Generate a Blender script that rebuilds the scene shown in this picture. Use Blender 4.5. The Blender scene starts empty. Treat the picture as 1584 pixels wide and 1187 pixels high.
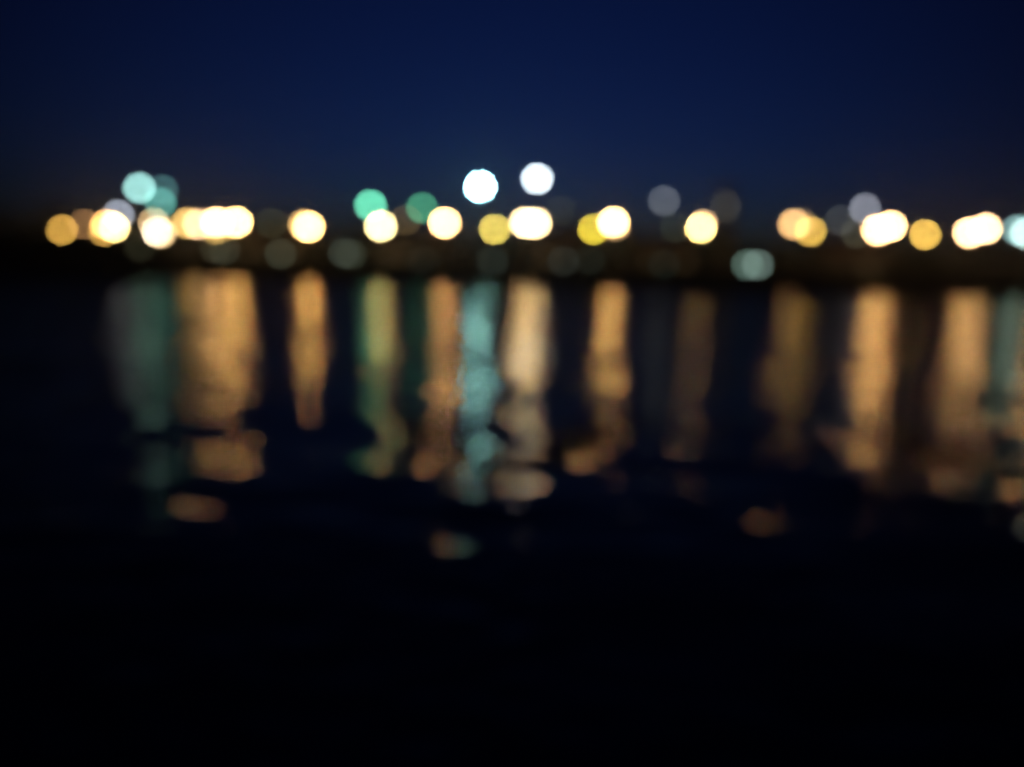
import bpy, bmesh, math, random
from mathutils import Vector, Matrix
random.seed(7)
S = bpy.context.scene
COL = S.collection

# ------------------------------------------------------------------ camera
F, CX, CY = 1197.0, 792.0, 593.5            # focal length and centre in photo pixels
CAM_H = 2.0
PITCH, ROLL = math.radians(-8.95), math.radians(1.45)
fwd = Vector((0, math.cos(PITCH), math.sin(PITCH)))
up0 = Vector((0, -math.sin(PITCH), math.cos(PITCH)))
rt0 = Vector((1, 0, 0))
rt = math.cos(ROLL) * rt0 + math.sin(ROLL) * up0
up = math.cos(ROLL) * up0 - math.sin(ROLL) * rt0
cd = bpy.data.cameras.new('camera')
cam = bpy.data.objects.new('camera', cd); COL.objects.link(cam)
cam.matrix_world = Matrix(((rt.x, up.x, -fwd.x, 0), (rt.y, up.y, -fwd.y, 0),
                           (rt.z, up.z, -fwd.z, CAM_H), (0, 0, 0, 1)))
cd.sensor_width = 36.0
cd.lens = 36.0 * F / 1584.0
cd.clip_start, cd.clip_end = 0.05, 6000
FOCUS, BLUR = 0.5, 47.5 / F                   # focused close by: far lights spread to BLUR radians
cd.dof.use_dof = True
cd.dof.focus_distance = FOCUS
cd.dof.aperture_fstop = (cd.lens / 1000.0) / (BLUR * FOCUS)
cd.dof.aperture_ratio = 0.96
S.camera = cam


def at(px, py, Y):                            # photo pixel -> point at depth Y
    d = fwd * F + rt * (px - CX) - up * (py - CY)
    k = Y / d.y
    return Vector((d.x * k, Y, CAM_H + d.z * k))


# ------------------------------------------------------------------ sky and exposure
W = bpy.data.worlds.new('World'); S.world = W
W.use_nodes = True
nt = W.node_tree; nt.nodes.clear()
out = nt.nodes.new('ShaderNodeOutputWorld')
bg = nt.nodes.new('ShaderNodeBackground')
sky = nt.nodes.new('ShaderNodeTexSky')
sky.sky_type = 'NISHITA'; sky.sun_disc = False
sky.sun_elevation = math.radians(-4.0)        # well after sunset
sky.sun_rotation = math.radians(0)            # the last glow lies straight across the water
sky.ozone_density = 4.0; sky.dust_density = 0.5; sky.air_density = 1.0
tint = nt.nodes.new('ShaderNodeMix'); tint.data_type = 'RGBA'; tint.blend_type = 'MULTIPLY'
tint.inputs['Factor'].default_value = 1.0
tint.inputs['B'].default_value = (0.85, 1.85, 2.75, 1)
nt.links.new(sky.outputs[0], tint.inputs['A'])
# sky colour dimmed to both sides, imitating lens darkening towards the edges
tc = nt.nodes.new('ShaderNodeTexCoord')
sep = nt.nodes.new('ShaderNodeSeparateXYZ'); nt.links.new(tc.outputs['Generated'], sep.inputs[0])
azi = nt.nodes.new('ShaderNodeMath'); azi.operation = 'ARCTAN2'
nt.links.new(sep.outputs['X'], azi.inputs[0]); nt.links.new(sep.outputs['Y'], azi.inputs[1])
sq = nt.nodes.new('ShaderNodeMath'); sq.operation = 'MULTIPLY'
nt.links.new(azi.outputs[0], sq.inputs[0]); nt.links.new(azi.outputs[0], sq.inputs[1])
fall = nt.nodes.new('ShaderNodeMapRange')
fall.inputs['From Min'].default_value = 0.0; fall.inputs['From Max'].default_value = 0.36
fall.inputs['To Min'].default_value = 1.0; fall.inputs['To Max'].default_value = 0.42
nt.links.new(sq.outputs[0], fall.inputs['Value'])
vignm = nt.nodes.new('ShaderNodeMix'); vignm.data_type = 'RGBA'; vignm.blend_type = 'MULTIPLY'
vignm.inputs['Factor'].default_value = 1.0
nt.links.new(tint.outputs['Result'], vignm.inputs['A']); nt.links.new(fall.outputs[0], vignm.inputs['B'])
nt.links.new(vignm.outputs['Result'], bg.inputs['Color'])
bg.inputs['Strength'].default_value = 0.15
nt.links.new(bg.outputs[0], out.inputs['Surface'])
vs = S.view_settings
S.display_settings.display_device = 'sRGB'
vs.view_transform = 'Standard'; vs.look = 'None'; vs.exposure = 0.0; vs.gamma = 1.0
vs.use_curve_mapping = False
S.render.engine = 'CYCLES'
cy = S.cycles
cy.use_adaptive_sampling = False
cy.use_denoising = True
cy.denoiser = 'OPENIMAGEDENOISE'
cy.denoising_input_passes = 'RGB'
cy.max_bounces = 4; cy.diffuse_bounces = 2; cy.glossy_bounces = 3
cy.sample_clamp_direct = 0; cy.sample_clamp_indirect = 4
cy.caustics_reflective = True
cy.use_light_tree = True
cy.filter_width = 1.5


# ------------------------------------------------------------------ helpers
def link(name, me, parent=None):
    o = bpy.data.objects.new(name, me); COL.objects.link(o)
    if parent: o.parent = parent
    return o


def obj(name, bm, m, parent=None, loc=None, smooth=False):
    me = bpy.data.meshes.new(name)
    bmesh.ops.recalc_face_normals(bm, faces=bm.faces[:])
    bm.to_mesh(me); bm.free()
    if smooth:
        for p in me.polygons: p.use_smooth = True
    me.materials.append(m)
    o = link(name, me, parent)
    if loc is not None: o.location = loc
    return o


def tag(o, label, cat, group=None, kind=None):
    if label: o['label'] = label
    if cat: o['category'] = cat
    if group: o['group'] = group
    if kind: o['kind'] = kind
    return o


def empty(name, loc):
    o = bpy.data.objects.new(name, None); COL.objects.link(o); o.location = loc
    o.empty_display_size = 0.3
    return o


def box(bm, x0, x1, y0, y1, z0, z1):
    v = [bm.verts.new(p) for p in ((x0, y0, z0), (x1, y0, z0), (x1, y1, z0), (x0, y1, z0),
                                   (x0, y0, z1), (x1, y0, z1), (x1, y1, z1), (x0, y1, z1))]
    for f in ((0, 3, 2, 1), (4, 5, 6, 7), (0, 1, 5, 4), (1, 2, 6, 5), (2, 3, 7, 6), (3, 0, 4, 7)):
        bm.faces.new([v[i] for i in f])


def lathe(bm, prof, n=14, cx=0, cy=0):
    rings = []
    for r, z in prof:
        if r < 1e-5:
            rings.append([bm.verts.new((cx, cy, z))])
        else:
            rings.append([bm.verts.new((cx + r * math.cos(2 * math.pi * i / n), cy + r * math.sin(2 * math.pi * i / n), z)) for i in range(n)])
    for a, b in zip(rings, rings[1:]):
        for i in range(n):
            j = (i + 1) % n
            if len(a) == 1 and len(b) == 1: continue
            if len(a) == 1: bm.faces.new((a[0], b[j], b[i]))
            elif len(b) == 1: bm.faces.new((a[i], a[j], b[0]))
            else: bm.faces.new((a[i], a[j], b[j], b[i]))


def tube(bm, p, q, r0, r1, n=8):
    p, q = Vector(p), Vector(q); d = (q - p).normalized()
    a = d.orthogonal().normalized(); b = d.cross(a)
    R = []
    for c, r in ((p, r0), (q, r1)):
        R.append([bm.verts.new(c + r * (math.cos(2 * math.pi * i / n) * a + math.sin(2 * math.pi * i / n) * b)) for i in range(n)])
    for i in range(n):
        j = (i + 1) % n
        bm.faces.new((R[0][i], R[0][j], R[1][j], R[1][i]))
    bm.faces.new(R[0][::-1]); bm.faces.new(R[1])


def mat(name, col, rough=0.8, metal=0.0, noise=0.0, scale=3.0):
    m = bpy.data.materials.new(name); m.use_nodes = True
    t = m.node_tree; b = t.nodes['Principled BSDF']
    b.inputs['Base Color'].default_value = (*col, 1)
    b.inputs['Roughness'].default_value = rough; b.inputs['Metallic'].default_value = metal
    if noise:
        tc = t.nodes.new('ShaderNodeTexCoord'); n = t.nodes.new('ShaderNodeTexNoise')
        n.inputs['Scale'].default_value = scale; n.inputs['Detail'].default_value = 5
        r = t.nodes.new('ShaderNodeValToRGB')
        r.color_ramp.elements[0].position = 0.3; r.color_ramp.elements[1].position = 0.7
        r.color_ramp.elements[0].color = (*[c * (1 - noise) for c in col], 1)
        r.color_ramp.elements[1].color = (*[min(1, c * (1 + noise)) for c in col], 1)
        t.links.new(tc.outputs['Object'], n.inputs['Vector'])
        t.links.new(n.outputs['Fac'], r.inputs['Fac']); t.links.new(r.outputs['Color'], b.inputs['Base Color'])
    return m


GLOW = {}


def glow(col, strength):
    key = (tuple(round(c, 3) for c in col), round(strength, 2))
    if key not in GLOW:
        m = bpy.data.materials.new('lamp_glow'); m.use_nodes = True
        t = m.node_tree; t.nodes.clear()
        o = t.nodes.new('ShaderNodeOutputMaterial'); e = t.nodes.new('ShaderNodeEmission')
        e.inputs['Color'].default_value = (*col, 1); e.inputs['Strength'].default_value = strength
        t.links.new(e.outputs[0], o.inputs['Surface'])
        GLOW[key] = m
    return GLOW[key]


M_METAL = mat('painted_steel', (0.03, 0.035, 0.035), 0.5, 0.3, 0.3, 6)
M_STONE = mat('quay_stone', (0.16, 0.15, 0.13), 0.85, 0, 0.4, 1.4)
M_COPING = mat('coping_stone', (0.24, 0.22, 0.2), 0.8, 0, 0.3, 2.0)
M_GRASS = mat('bank_grass', (0.035, 0.05, 0.02), 0.95, 0, 0.5, 0.4)
M_PAVE = mat('promenade_paving', (0.14, 0.13, 0.12), 0.85, 0, 0.3, 0.8)
M_BARK = mat('bark', (0.06, 0.045, 0.03), 0.9, 0, 0.4, 5)
M_LEAF = mat('leaves', (0.045, 0.06, 0.025), 0.7, 0, 0.5, 1.2)
M_WALL = mat('render_wall', (0.07, 0.062, 0.05), 0.9, 0, 0.2, 1.0)
M_ROOF = mat('roof_tiles', (0.1, 0.05, 0.035), 0.85, 0, 0.4, 2.5)
M_TOWER = mat('tower_stone', (0.1, 0.09, 0.08), 0.9, 0, 0.3, 1.0)
M_WOOD = mat('painted_wood', (0.08, 0.07, 0.06), 0.6, 0, 0.2, 4)

# ------------------------------------------------------------------ water
SHORE = 70.0
GROUND = 1.0


def water_material():
    m = bpy.data.materials.new('lake_water'); m.use_nodes = True
    t = m.node_tree; N = t.nodes; L = t.links
    N.clear()
    o = N.new('ShaderNodeOutputMaterial'); mx = N.new('ShaderNodeMixShader')
    df = N.new('ShaderNodeBsdfDiffuse'); df.inputs['Color'].default_value = (0.012, 0.03, 0.08, 1)
    b = N.new('ShaderNodeBsdfAnisotropic'); b.distribution = 'BECKMANN'
    b.inputs['Color'].default_value = (0.86, 0.78, 0.60, 1); b.inputs['Roughness'].default_value = 0.10
    fr = N.new('ShaderNodeFresnel'); fr.inputs['IOR'].default_value = 1.333
    cap = N.new('ShaderNodeMath'); cap.operation = 'MINIMUM'; cap.inputs[1].default_value = 0.60   # rough water never mirrors fully at grazing angles
    L.new(fr.outputs[0], cap.inputs[0]); L.new(cap.outputs[0], mx.inputs[0]); L.new(df.outputs[0], mx.inputs[1]); L.new(b.outputs[0], mx.inputs[2])
    L.new(mx.outputs[0], o.inputs['Surface'])
    tc = N.new('ShaderNodeTexCoord')

    def noise(scale, sx, sy, amp, rot=0.0, detail=0.0, off=0.0):
        mp = N.new('ShaderNodeMapping'); mp.inputs['Scale'].default_value = (sx, sy, 1)
        mp.inputs['Rotation'].default_value = (0, 0, rot); mp.inputs['Location'].default_value = (off, off * 2.3, off)
        n = N.new('ShaderNodeTexNoise'); n.inputs['Scale'].default_value = scale
        n.inputs['Detail'].default_value = detail
        L.new(tc.outputs['Object'], mp.inputs['Vector']); L.new(mp.outputs[0], n.inputs['Vector'])
        k = N.new('ShaderNodeMath'); k.operation = 'MULTIPLY'; k.inputs[1].default_value = amp
        L.new(n.outputs['Fac'], k.inputs[0])
        return k.outputs[0]

    def add(a, c):
        k = N.new('ShaderNodeMath'); k.operation = 'ADD'; L.new(a, k.inputs[0]); L.new(c, k.inputs[1])
        return k.outputs[0]
    def mul(a, c):
        k = N.new('ShaderNodeMath'); k.operation = 'MULTIPLY'; L.new(a, k.inputs[0]); L.new(c, k.inputs[1])
        return k.outputs[0]

    def patch(sx, sy, rot, off, lo, hi):              # cat's paws: rougher and calmer patches
        q = noise(1.0, sx, sy, 1.0, rot, 1.0, off)
        k = N.new('ShaderNodeMapRange'); k.inputs['From Min'].default_value = 0.34; k.inputs['From Max'].default_value = 0.66
        k.inputs['To Min'].default_value = lo; k.inputs['To Max'].default_value = hi
        L.new(q, k.inputs['Value']); return k.outputs[0]
    h = noise(1.0, 0.45, 0.55, 0.046, 0.10)           # slow swell
    h = add(h, noise(1.0, 1.0, 0.30, 0.050, 0.12, 0, 5.3))
    h = add(h, mul(noise(1.0, 1.2, 1.5, 0.054, -0.18, 0, 3.1), patch(0.42, 0.26, 0.3, 2.2, 0.3, 1.7)))
    h = add(h, mul(noise(1.0, 3.0, 3.6, 0.023, 0.25, 0.0, 7.7), patch(0.75, 0.36, -0.2, 9.1, 0.15, 1.9)))
    h = add(h, mul(noise(1.0, 6.0, 7.0, 0.0110, -0.4, 0.0, 1.9), patch(1.1, 0.6, 0.5, 4.4, 0.2, 1.8)))
    sp = N.new('ShaderNodeSeparateXYZ'); L.new(tc.outputs['Object'], sp.inputs[0])

    def mad(x, a, c):
        k = N.new('ShaderNodeMath'); k.operation = 'MULTIPLY_ADD'; L.new(x, k.inputs[0]); k.inputs[1].default_value = a
        if isinstance(c, float): k.inputs[2].default_value = c
        else: L.new(c, k.inputs[2])
        return k.outputs[0]

    def op(o, x, y):
        k = N.new('ShaderNodeMath'); k.operation = o
        for i, q in enumerate((x, y)):
            if isinstance(q, float): k.inputs[i].default_value = q
            else: L.new(q, k.inputs[i])
        return k.outputs[0]

    def wake(p0, p1, amp, width, lam):                # a narrow train of wavelets left by a passing boat
        p0, p1 = Vector(p0), Vector(p1); mid = (p0 + p1) / 2; d = (p1 - p0); half = d.length / 2; d.normalize()
        n = Vector((-d.y, d.x))
        a = mad(sp.outputs['X'], n.x / width, mad(sp.outputs['Y'], n.y / width, -mid.dot(n) / width))
        b = mad(sp.outputs['X'], d.x / half, mad(sp.outputs['Y'], d.y / half, -mid.dot(d) / half))
        e = op('ADD', op('MULTIPLY', a, a), op('POWER', op('MULTIPLY', b, b), 2.0))
        ph = mad(sp.outputs['Y'], 6.2832 / lam, op('MULTIPLY', a, 0.6))
        k = N.new('ShaderNodeMath'); k.operation = 'SINE'; L.new(ph, k.inputs[0])
        return op('MULTIPLY', op('MULTIPLY', op('POWER', 2.71828, op('MULTIPLY', e, -1.0)), k.outputs[0]), amp)
    h = add(h, wake((4.75, 9.6), (5.1, 6.9), 0.034, 0.46, 0.48))
    h = add(h, wake((1.55, 10.1), (0.0, 6.9), 0.023, 0.34, 0.50))
    h = add(h, wake((-1.5, 9.9), (0.0, 6.9), 0.020, 0.32, 0.47))
    bp = N.new('ShaderNodeBump'); bp.inputs['Strength'].default_value = 1.0
    bp.inputs['Distance'].default_value = 0.80
    L.new(h, bp.inputs['Height']); L.new(bp.outputs[0], b.inputs['Normal']); L.new(bp.outputs[0], fr.inputs['Normal'])
    return m


bm = bmesh.new()
vs_ = [bm.verts.new(p) for p in ((-338, -20, 0), (338, -20, 0), (338, SHORE + 0.5, 0), (-338, SHORE + 0.5, 0))]
bm.faces.new(vs_)
tag(obj('water', bm, water_material()), 'dark rippled water carrying long wavering light reflections', None, None, 'structure')

# ------------------------------------------------------------------ far bank
bm = bmesh.new()
bm.faces.new([bm.verts.new(p) for p in ((-340, SHORE + 40, GROUND), (340, SHORE + 40, GROUND), (340, 330, GROUND), (-340, 330, GROUND))])
tag(obj('ground', bm, M_GRASS), 'dark grassy land behind the far shore', None, None, 'structure')
bm = bmesh.new()
bm.faces.new([bm.verts.new(p) for p in ((-340, SHORE + 0.9, GROUND + .004), (340, SHORE + 0.9, GROUND + .004), (340, SHORE + 40.2, GROUND + .004), (-340, SHORE + 40.2, GROUND + .004))])
tag(obj('promenade', bm, M_PAVE), 'paved path along the far shore', None, None, 'structure')
q = empty('quay_wall', (0, SHORE, 0))
tag(q, 'long dark stone quay wall holding the far shore above the water', 'wall')
bm = bmesh.new(); box(bm, -339, 339, 0, 0.8, -1, GROUND - 0.12); obj('wall_face', bm, M_STONE, q)
bm = bmesh.new(); box(bm, -339, 339, -0.08, 0.9, GROUND - 0.12, GROUND + 0.02); obj('coping', bm, M_COPING, q)

# ------------------------------------------------------------------ hedges added along the shore to block lamp reflections in the water
def leaf_mesh(name, n, pick, lo, hi, seed):
    R = random.Random(seed); bm = bmesh.new()
    for k in range(n):
        p = pick(R); L = R.uniform(lo, hi)
        u = Vector((R.gauss(0, 1), R.gauss(0, 1), R.gauss(0, 1))).normalized(); v = u.orthogonal().normalized()
        v = (v + u.cross(v) * R.uniform(-1, 1)).normalized()
        bm.faces.new([bm.verts.new(p + x) for x in (u * L, v * L * .5, -u * L, -v * L * .5)])
    m = bpy.data.meshes.new(name); bm.to_mesh(m); bm.free(); m.materials.append(M_LEAF)
    return m


def added_hedge(x0, x1, hh, seed):
    t = empty('added_hedge', ((x0 + x1) / 2, 74.5, GROUND)); w = (x1 - x0) / 2
    tag(t, 'tall dark hedging added on the quay to block reflections of the amber end lamps' if hh > 1.5 else 'low dark clipped hedging added on the quay edge to block bollard light reflections', 'added_hedge', 'added hedges along the quay')

    def pick(R):
        x = R.uniform(-w, w); top = hh * (1 + .06 * math.sin(x * 1.9 + seed) + .05 * math.sin(x * .7 + 2 * seed))
        f = R.random()
        if f < .45: return Vector((x, -.7 + R.gauss(0, .07), R.uniform(.05, top)))
        if f < .7: return Vector((x, R.uniform(-.7, .7), top + R.gauss(0, .07)))
        return Vector((x, .7 + R.gauss(0, .07), R.uniform(.05, top)))
    link('foliage', leaf_mesh('foliage', int(1500 * w / 8), pick, .10, .2, seed), t)
    bm = bmesh.new()                                   # dense twiggy heart
    n = max(4, int(w * 2)); rows = []
    for i in range(n + 1):
        x = -w + 2 * w * i / n; top = hh * (1 + .06 * math.sin(x * 1.9 + seed) + .05 * math.sin(x * .7 + 2 * seed)) - .08
        rows.append([bm.verts.new(c) for c in ((x, -.6, 0), (x, -.62, top * .8), (x, -.4, top), (x, .4, top), (x, .62, top * .8), (x, .6, 0))])
    for a, b in zip(rows, rows[1:]):
        for i in range(5): bm.faces.new((a[i], a[i + 1], b[i + 1], b[i]))
    bm.faces.new(rows[0]); bm.faces.new(rows[-1][::-1])
    obj('twigs', bm, M_BARK, t)


hx, hk = -64.0, 0
while hx < 66:
    hl = -32.9 - hx if -46 < hx < -35 else random.uniform(9, 15); added_hedge(hx, hx + hl, random.uniform(2.5, 2.65) if hx < -35 else random.uniform(.68, .76), hk); hx += hl + random.uniform(.12, .25); hk += 1

# ------------------------------------------------------------------ lamps
LAMP_D = 0.8


def strength_for(target, Y, d=LAMP_D):
    """radiance that a lamp of diameter d needs so that its out-of-focus disc has the wanted brightness"""
    frac = (d / (BLUR * Y)) ** 2
    mx = max(target)
    return tuple(c / mx for c in target), mx / min(1.0, frac)


def globe_bm(d=LAMP_D, cx=0.0):
    bm = bmesh.new(); r = d / 2
    lathe(bm, [(r * math.sin(math.pi * k / 8), -r * math.cos(math.pi * k / 8)) for k in range(9)], 14, cx)
    return bm


def street_lamp(px, py, Y, target, label, group, twin=False):
    p = at(px, py, Y)
    t = empty('street_lamp', (p.x, p.y, GROUND)); tag(t, label, 'street lamp', group)
    D = LAMP_D if Y < 150 else 1.2               # the avenue further back has larger globes
    h = p.z - GROUND; r = D / 2
    bm = bmesh.new(); lathe(bm, [(0, 0), (.2, 0), (.2, .08), (.13, .14), (.11, .7), (.075, .78), (0, .78)]); obj('base', bm, M_METAL, t)
    dx = 0.62 if twin else 0.0
    top = h - r - (0.3 if twin else 0.06)
    bm = bmesh.new(); lathe(bm, [(0, .75), (.07, .75), (.045, top), (0, top)], 10); obj('pole', bm, M_METAL, t)
    if twin:
        bm = bmesh.new(); tube(bm, (-dx - .1, 0, top), (dx + .1, 0, top), .035, .035)
        for s in (-dx, dx): tube(bm, (s, 0, top), (s, 0, h - r + .02), .03, .05)
        obj('crossarm', bm, M_METAL, t)
    c, k = strength_for(target, Y, D)
    for s in ((-dx, dx) if twin else (0.0,)):
        g = obj('globe', globe_bm(D), glow(c, k), t, (s, 0, h), True)
        bm = bmesh.new(); lathe(bm, [(0, r + .10), (.05, r + .09), (.16, r + .01), (.24, r - .09), (.2, r - .08), (0, r + .0)], 12)
        obj('cap', bm, M_METAL, g)
    return t


def mast_light(px, py, Y, target, label, group):
    p = at(px, py, Y)
    t = empty('mast_light', (p.x, p.y, GROUND)); tag(t, label, 'mast light', group)
    h = p.z - GROUND; r = LAMP_D / 2
    bm = bmesh.new(); box(bm, -.3, .3, -.3, .3, 0, .35); obj('base', bm, M_COPING, t)
    bm = bmesh.new(); lathe(bm, [(0, .35), (.12, .35), (.06, h - r - .12), (0, h - r - .12)], 10); obj('mast', bm, M_METAL, t)
    bm = bmesh.new(); lathe(bm, [(0, h - r - .12), (.24, h - r - .12), (.24, h - r + .02), (0, h - r + .02)], 12); obj('lamp_seat', bm, M_METAL, t)
    c, k = strength_for(target, Y)
    obj('lantern', globe_bm(), glow(c, k), t, (0, 0, h), True)
    bm = bmesh.new(); lathe(bm, [(0, h + r + .16), (.26, h + r), (.26, h + r - .05), (0, h + r - .05)], 12); obj('hood', bm, M_METAL, t)
    return t


def floodlight(px, py, Y, target, label, group):
    p = at(px, py, Y)
    t = empty('floodlight_mast', (p.x, p.y, GROUND)); tag(t, label, 'floodlight', group)
    h = p.z - GROUND; r = LAMP_D / 2
    bm = bmesh.new(); box(bm, -.4, .4, -.4, .4, 0, .4); obj('base', bm, M_COPING, t)
    bm = bmesh.new(); lathe(bm, [(0, .4), (.16, .4), (.08, h + .3), (0, h + .3)], 12, 0, .35); obj('mast', bm, M_METAL, t)
    bm = bmesh.new(); tube(bm, (0, .35, h + .1), (0, .12, h), .05, .05); obj('bracket', bm, M_METAL, t)
    bm = bmesh.new(); lathe(bm, [(0, -.16), (r * .7, -.16), (r + .05, 0.0), (r + .05, .06), (r + .01, .06), (r + .01, .02), (0, .0)], 18)
    bmesh.ops.rotate(bm, verts=bm.verts[:], cent=(0, 0, 0), matrix=Matrix.Rotation(math.radians(98), 3, 'X'))
    hs = obj('lamp_housing', bm, M_METAL, t, (0, 0, h))
    bm = bmesh.new(); lathe(bm, [(r, .03), (r * .85, .1), (r * .5, .16), (0, .18)], 18)
    bmesh.ops.rotate(bm, verts=bm.verts[:], cent=(0, 0, 0), matrix=Matrix.Rotation(math.radians(98), 3, 'X'))
    c, k = strength_for(target, Y)
    obj('lens', bm, glow(c, k), hs, None, True)
    return t


def bollard(px, py, Y, target, label, group):
    p = at(px, py, Y); d = 0.7
    t = empty('bollard_light', (p.x, p.y, GROUND)); tag(t, label, 'bollard light', group)
    h = max(0.55, p.z - GROUND)
    bm = bmesh.new(); lathe(bm, [(0, 0), (.3, 0), (.3, .06), (.17, .1), (.15, h - d / 2), (0, h - d / 2)], 12); obj('post', bm, M_METAL, t)
    c, k = strength_for([.38 * v for v in target], Y, d)
    bm = bmesh.new(); r = d / 2
    lathe(bm, [(0, -r), (r * .8, -r), (r, -r * .5), (r, r * .5), (r * .8, r), (0, r)], 14)
    obj('light_drum', bm, glow(c, k), t, (0, 0, h), True)
    bm = bmesh.new(); lathe(bm, [(0, h + r), (r + .04, h + r), (r * .6, h + r + .1), (0, h + r + .14)], 14); obj('lid', bm, M_METAL, t)
    return t


WHITE = (8.0, 4.4, 1.7)       # overexposed warm light
CREAM = (2.4, 1.15, .40)
YEL = (.85, .58, .11)
ORG = (.55, .32, .075)
g1 = 'warm lamps along the far promenade'
LAMPS = [
    (96, 356, 222, (0.56, 0.31, 0.055), 'amber lamp alone at the outer end of the lamp row, beside the dark water'),
    (131, 347, 232, (0.18, 0.09, 0.035), 'dim brownish lamp next to the amber end lamp'),
    (165, 348, 220, (1.6, 0.75, 0.2), 'pale yellow lamp overlapping the grey-white lamp and the lower amber one'),
    (177, 352, 226, (2.4, 1.68, 0.59), 'bright cream lamp just under the grey-white lamp'),
    (161, 358, 215, (0.45, 0.25, 0.05), 'amber lamp lowest in the cluster below the teal light'),
    (238, 345, 228, (0.5, 0.33, 0.15), 'pale peach lamp peeking above a blazing white one, under the teal lights'),
    (243, 359, 218, (1.5, 1.2, 0.9), 'blazing white lamp hanging lowest in the row, under the faint teal lights'),
    (248, 361, 101, (1.2, .8, .38), 'second white lamp touching the lowest blazing one'),
    (290, 345, 101, (0.95, 0.58, 0.16), 'yellowish lamp starting the merged run of four white lamps'),
    (307, 347, 104, (1.3, 0.78, 0.42), 'cream lamp second in the merged run of white lamps'),
    (335, 344, 100, (4.2, 2.35, 0.97), 'blazing lamp third in the merged run of white lamps'),
    (366, 344, 102, (5.0, 2.91, 0.97), 'blazing lamp closing the merged run of white lamps'),
    (335, 355, 224, (0.6, 0.38, 0.09), 'amber lamp tucked beneath the merged run of white lamps'),
    (471, 348, 100, (1.0, 0.6, 0.2), 'warm cream lamp behind the lone white lamp by two dim bollards'),
    (477, 351, 101, (5.2, 2.91, 0.97), 'lone white lamp standing between the merged run and the green light'),
    (589, 350, 100, (3.0, 2.35, 0.97), 'white lamp touching the bright green mast light'),
    (628, 341, 230, (0.055, 0.035, 0.012), 'very faint brown lamp between the two green lights'),
    (688, 345, 100, (4.6, 2.46, 0.97), 'white lamp beside the dim green light'),
    (765, 355, 220, (0.86, 0.68, 0.12), 'clean yellow lamp under the cool white floodlights'),
    (918, 355, 215, (0.85, 0.66, 0.05), 'vivid yellow lamp half covered by a white one'),
    (952, 351, 225, (0.22, 0.13, 0.06), 'brown lamp showing only as a rim behind a white one'),
    (949, 344, 100, (5.0, 2.91, 1.07), 'white lamp overlapping the vivid yellow one'),
    (1084, 353, 220, (2.8, 1.9, 0.56), 'single warm lamp below the faint soft glow'),
    (1325, 361, 228, (0.026, 0.026, 0.016), 'faint olive lamp half lost beside the white pair under the grey lamp'),
    (1045, 352, 230, (0.012, 0.014, 0.008), 'barely visible olive lamp under the lone grey floodlight'),
    (866, 326, 234, (0.012, 0.012, 0.007), 'barely visible high olive lamp beside the wide white twin lamp'),
    (421, 346, 230, (0.016, 0.017, 0.009), 'barely visible olive lamp before the lone white lamp'),
    (1087, 347, 226, (0.5, 0.3, 0.16), 'peach lamp showing as a rim above the single warm lamp'),
    (1228, 347, 101, (1.05, .6, .22), 'peach lamp paired with a yellow one, away from the white lamps'),
    (1238, 345, 230, (0.11, 0.07, 0.035), 'faint lamp around the peach and yellow pair'),
    (1254, 358, 218, (0.75, 0.46, 0.08), 'yellow lamp paired with the peach one'),
    (1358, 356, 100, (4.0, 2.24, 0.92), 'lower lamp of the white pair under the grey lamp'),
    (1378, 350, 103, (4.0, 2.24, 0.92), 'upper lamp of the white pair under the grey lamp'),
    (1431, 363, 215, (0.85, 0.53, 0.09), 'lone golden lamp between two white pairs'),
    (1500, 360, 100, (3.4, 1.96, 0.86), 'lower lamp of the white pair beside the cyan light'),
    (1626, 358, 100, (3.6, 2.1, .95), 'lamp added just past the cyan light, out of the picture, for its reflection'),  # unseen lamp added for reflections at the water's right edge
    (1672, 352, 102, (3.2, 1.9, .9), 'last lamp added past the cyan light, out of the picture, for its reflection'),  # also unseen, added only for its reflection
    (1525, 354, 102, (3.0, 1.79, 0.86), 'upper lamp of the white pair beside the cyan light'),
]
for a in LAMPS: street_lamp(*a, g1)
street_lamp(820.5, 345, 100, (3.4, 2.3, 1.1), 'twin globe lamp glowing as one wide white light below the floodlights', g1, True)

g2 = 'coloured mast lights'
for a in [
    (215.5, 291, 104, (.34, .70, .66), 'bright teal mast light, highest of the cluster'),
    (251, 294, 112, (.035, .095, .095), 'dim slate teal mast light half behind the bright teal one'),
    (248, 314, 108, (.07, .26, .22), 'mid teal mast light under the bright teal one'),
    (573, 318, 102, (.16, .80, .50), 'bright green mast light leaning over a white lamp'),
    (653, 322, 110, (.05, .26, .14), 'dim green mast light beside a white lamp'),
    (1587, 361, 100, (.55, .8, .75), 'bright cyan mast light cut by the picture edge'),
    (1574, 356, 108, (.16, .30, .30), 'paler cyan mast light overlapping the edge one'),
]: mast_light(*a, g2)

g3 = 'tall pale floodlights'
for a in [
    (743, 289, 105, (2.9, 7.2, 8.0), 'cool white floodlight, lower of the two brightest high lights'),
    (831, 277, 108, (1.15, 1.35, 1.5), 'cool white floodlight, highest light of the whole shore'),
    (183, 333, 110, (.30, .33, .40), 'grey-white floodlight rising behind the cream lamps'),
    (1027, 311, 112, (.08, .088, .10), 'dim grey floodlight standing alone in the sky'),
    (1338, 323, 110, (.20, .21, .25), 'grey floodlight above the white pair'),
    (1300, 341, 114, (.03, .032, .032), 'very faint grey floodlight beside the grey one'),
]: floodlight(*a, g3)

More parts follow.
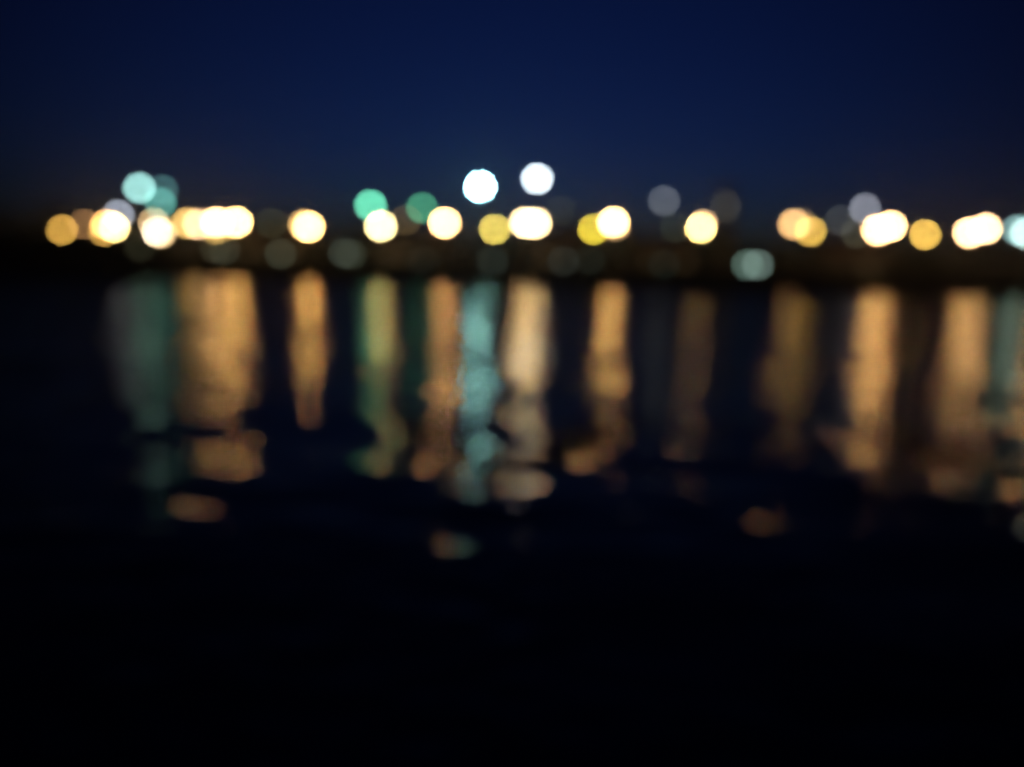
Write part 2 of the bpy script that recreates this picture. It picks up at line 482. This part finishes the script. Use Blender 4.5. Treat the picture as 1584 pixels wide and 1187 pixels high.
g4 = 'low lights on the quay edge'
for a in [
    (217, 381, 72.2, (.022, .022, .012), 'faint olive bollard light beneath the lowest white lamp'),
    (334, 385, 110.5, (.035, .036, .022), 'olive bollard light under the merged white lamps'),
    (347, 387, 111.4, (.035, .036, .024), 'olive bollard light overlapping its neighbour under the merged lamps'),
    (434, 393, 109.9, (.046, .052, .034), 'clear olive grey bollard light before the lone white lamp'),
    (532, 392, 110.8, (.042, .052, .040), 'grey green bollard light overlapped by its twin'),
    (543, 394, 109.9, (.034, .042, .028), 'olive twin of the grey green bollard light'),
    (652, 402, 110.5, (.012, .014, .011), 'barely lit bollard light beneath the dim green light'),
    (762, 404, 72.4, (.022, .030, .024), 'faint bollard light beneath the clean yellow lamp'),
    (871, 404, 110.2, (.021, .026, .022), 'faint bollard light before the vivid yellow lamp'),
    (912, 402, 72.6, (.012, .015, .011), 'barely lit bollard light beneath the vivid yellow lamp'),
    (1027, 409, 110.2, (.006, .010, .008), 'nearly dark bollard light below the lone grey floodlight'),
    (1156, 410, 110.2, (.12, .20, .165), 'blue green bollard light overlapping a brighter one'),
    (1172, 410, 111.1, (.17, .25, .22), 'brightest blue green bollard light on the quay'),
]: bollard(*a, g4)

# ------------------------------------------------------------------ houses behind the lamps
def house(px, Y, w, he, hr, label, wins):
    p = at(px, 400, Y)
    t = empty('house', (p.x, Y, GROUND)); tag(t, label, 'house', 'houses behind the promenade')
    d = 7.0; hw = w / 2
    bm = bmesh.new()                          # walls with gables, front wall at local y = 0
    box(bm, -hw, hw, 0, d, 0, he); 
    for s in (-1, 1):
        x = s * (hw - .004)
        v = [bm.verts.new(c) for c in ((x, .15, he), (x, d - .15, he), (x, d / 2, he + hr - .15))]
        v2 = [bm.verts.new((c.co.x - s * .2, c.co.y, c.co.z)) for c in v]
        bm.faces.new(v); bm.faces.new(v2[::-1])
        for i in range(3): bm.faces.new((v[i], v[(i + 1) % 3], v2[(i + 1) % 3], v2[i]))
    obj('wall', bm, M_WALL, t)
    bm = bmesh.new(); o = .4; e = he - .12
    prof = [(-o, e), (d / 2, he + hr), (d + o, e), (d + o, e + .18), (d / 2, he + hr + .2), (-o, e + .18)]
    a = [bm.verts.new((-hw - .3, y, z)) for y, z in prof]; b = [bm.verts.new((hw + .3, y, z)) for y, z in prof]
    for i in range(6): bm.faces.new((a[i], a[(i + 1) % 6], b[(i + 1) % 6], b[i]))
    for r in (a, b):
        bm.faces.new((r[0], r[1], r[4], r[5])); bm.faces.new((r[1], r[2], r[3], r[4]))
    rf = obj('roof', bm, M_ROOF, t)
    bm = bmesh.new(); box(bm, hw * .5, hw * .5 + .7, d * .55, d * .55 + .7, he + hr * .5, he + hr + .8); obj('chimney', bm, M_ROOF, rf)
    bm = bmesh.new(); box(bm, -.5, .5, -.06, -.003, .05, 2.1); dr = obj('door', bm, M_WOOD, t)
    bm = bmesh.new(); lathe(bm, [(0, 0), (.04, 0), (.04, .06), (0, .06)], 8); hd = obj('handle', bm, M_METAL, dr, (.38, -.1, 1.05))
    for wx, lit in wins:
        bm = bmesh.new()
        for (x0, x1, z0, z1) in ((-.7, .7, 1.0, 1.1), (-.7, .7, 2.2, 2.3), (-.7, -.6, 1.1, 2.2), (.6, .7, 1.1, 2.2), (-.03, .03, 1.1, 2.2)):
            box(bm, x0, x1, -.07, -.003, z0, z1)
        f = obj('window', bm, M_WOOD, t, (wx, 0, 0))
        bm = bmesh.new(); box(bm, -.6, .6, -.035, -.01, 1.1, 2.2)
        obj('pane', bm, glow((1, .62, .28), lit) if lit else mat('dark_glass', (.01, .012, .015), .1), f)


house(640, 124, 12, 3.2, 2.4, 'long low house behind the two green lights', [(-4, .1), (-2, .1), (3.4, 0)])
house(868, 127, 8, 3.6, 2.8, 'gabled house behind the wide white twin lamp', [(-2.3, .1), (2.3, 0)])
house(1035, 122, 9, 3.0, 2.3, 'small house under the lone grey floodlight', [(-2.6, .06), (2.6, .1)])
house(1325, 123, 10, 3.2, 2.5, 'house behind the white pair under the grey lamp', [(-3, 0), (2, .1)])
house(420, 125, 11, 3.3, 2.4, 'house beyond the merged run of white lamps', [(-3.4, .1), (3, .12)])

p = at(1122, 318, 130)  # tower added to carry a soft glow of unknown source
t = empty('glow_tower', (p.x, 130, GROUND)); t.scale = (.55, .55, 1); tag(t, 'slim tower added to carry a faint soft glow above the single warm lamp', 'tower')
h = p.z - GROUND
bm = bmesh.new(); box(bm, -2, 2, -2, 2, 0, h - 2); obj('shaft', bm, M_TOWER, t)
for sx in (-1, 1):
    for sy in (-1, 1):
        bm = bmesh.new(); box(bm, sx * 1.6 - .4, sx * 1.6 + .4, sy * 1.6 - .4, sy * 1.6 + .4, h - 2, h + 2)
        obj('pier', bm, M_TOWER, t)
bm = bmesh.new(); box(bm, -2.2, 2.2, -2.2, 2.2, h + 2, h + 2.25)
v = [bm.verts.new(c) for c in ((-2.1, -2.1, h + 2.25), (2.1, -2.1, h + 2.25), (2.1, 2.1, h + 2.25), (-2.1, 2.1, h + 2.25), (0, 0, h + 4.2))]
for i in range(4): bm.faces.new((v[i], v[(i + 1) % 4], v[4]))
obj('roof', bm, M_ROOF, t)
bm = bmesh.new(); lathe(bm, [(0, -.9), (.7, -.9), (.75, -.6), (.5, .2), (.35, .7), (0, .85)], 14)
obj('glow_body', bm, glow((1, .95, .75), .5), t, (0, 0, h), True)  # glowing body added inside to make that soft glow

# round shrubs added on the quay to block or thin lamp reflections
def added_shrub_pick(R):
    q = Vector((R.gauss(0, 1), R.gauss(0, 1), R.gauss(0, 1))).normalized() * R.random() ** .45
    return Vector((q.x * 1.75, q.y * 1.3, 2.15 + q.z * 2.05 + .12 * math.sin(5 * q.x)))


for k, (px, n, lb) in enumerate([(1085, 520, 'dark round bush added on the quay to thin the reflection of the single warm lamp'),
                                 (766, 1300, 'dark round bush added on the quay to block the reflection of the clean yellow lamp'),
                                 (916, 800, 'thin dark bush added on the quay to weaken the reflection of the vivid yellow lamp'),
                                 (1431, 560, 'thin dark bush added on the quay to weaken the reflection of the lone golden lamp')]):
    p = at(px, 400, 77)
    t = empty('added_shrub', (p.x, 77, GROUND)); t.scale = (.88, .88, .88); tag(t, lb, 'added_shrub', 'added round shrubs on the quay')
    bm = bmesh.new()
    for a in range(5): tube(bm, (.12 * math.cos(a * 1.26 + k), .12 * math.sin(a * 1.26 + k), 0), (.9 * math.cos(a * 1.26 + k), .7 * math.sin(a * 1.26 + k), 2.6), .06, .02, 6)
    obj('stems', bm, M_BARK, t)
    link('foliage', leaf_mesh('foliage', n, added_shrub_pick, .12, .22, 5 + k), t)

# ------------------------------------------------------------------ trees
def tree_meshes(h, w, n, seed):
    R = random.Random(seed)
    bm = bmesh.new()
    top = h * .55
    tube(bm, (0, 0, 0), (0.1, 0, top), .28, .13)
    for k in range(6):
        a = R.uniform(0, 6.28); z = h * R.uniform(.25, .5)
        tube(bm, (.05, 0, z), (math.cos(a) * w * .35, math.sin(a) * w * .35, z + h * R.uniform(.15, .3)), .1, .03, 6)
    tm = bpy.data.meshes.new('trunk'); bm.to_mesh(tm); bm.free(); tm.materials.append(M_BARK)
    clumps = []
    for k in range(18):
        a = R.uniform(0, 6.28); rr = w * .42 * math.sqrt(R.random()); z = h * R.uniform(.32, .9)
        rr *= 1.0 - .6 * abs(z / h - .55) / .4
        clumps.append((Vector((rr * math.cos(a), rr * math.sin(a), z)), w * R.uniform(.12, .22)))
    bm = bmesh.new()
    for k in range(n):
        c, s = R.choice(clumps)
        q = Vector((R.gauss(0, 1), R.gauss(0, 1), R.gauss(0, .8))).normalized() * s * R.random() ** .4
        p = c + q; L = R.uniform(.10, .2)
        u = Vector((R.gauss(0, 1), R.gauss(0, 1), R.gauss(0, 1))).normalized(); v = u.orthogonal().normalized()
        v = (v + u.cross(v) * R.uniform(-1, 1)).normalized()
        bm.faces.new([bm.verts.new(p + x) for x in (u * L, v * L * .5, -u * L, -v * L * .5)])
    cm = bpy.data.meshes.new('crown'); bm.to_mesh(cm); bm.free(); cm.materials.append(M_LEAF)
    return tm, cm


protos = [tree_meshes(6.5, 5.5, 2600, 1), tree_meshes(7.5, 5.0, 2600, 2), tree_meshes(5.5, 6.5, 2600, 3), tree_meshes(8.5, 6.5, 3000, 4)]
R = random.Random(11)
px = -30
while px < 1640:
    Y = R.uniform(245, 275)
    tm, cm = protos[R.randrange(4)]
    p = at(px, 400, Y)
    t = empty('tree', (p.x, Y, GROUND))
    tag(t, 'dark leafy tree in the unlit row behind the shore lamps and houses', 'tree', 'trees behind the far shore')
    k = 1.75 * R.uniform(.85, 1.15) * (1.0 if px < 1150 else .85)
    t.scale = (k, k, k); t.rotation_euler.z = R.uniform(0, 6.28)
    link('trunk', tm, t); link('crown', cm, t)
    px += R.uniform(32, 58)

# ------------------------------------------------------------------ thin volume added to imitate lens bloom around the lamps
bm = bmesh.new(); box(bm, -342, 342, -24, 334, -2.2, 30)
hm = bpy.data.materials.new('bloom_volume'); hm.use_nodes = True
ht = hm.node_tree; ht.nodes.clear()
ho = ht.nodes.new('ShaderNodeOutputMaterial'); hv = ht.nodes.new('ShaderNodeVolumePrincipled')
hv.inputs['Color'].default_value = (.9, .9, .9, 1); hv.inputs['Density'].default_value = 0.0003
hv.inputs['Anisotropy'].default_value = 0.88
ht.links.new(hv.outputs[0], ho.inputs['Volume'])
tag(obj('bloom_haze', bm, hm), 'thin misty volume added to imitate lens bloom around the lamps', None, None, 'stuff')
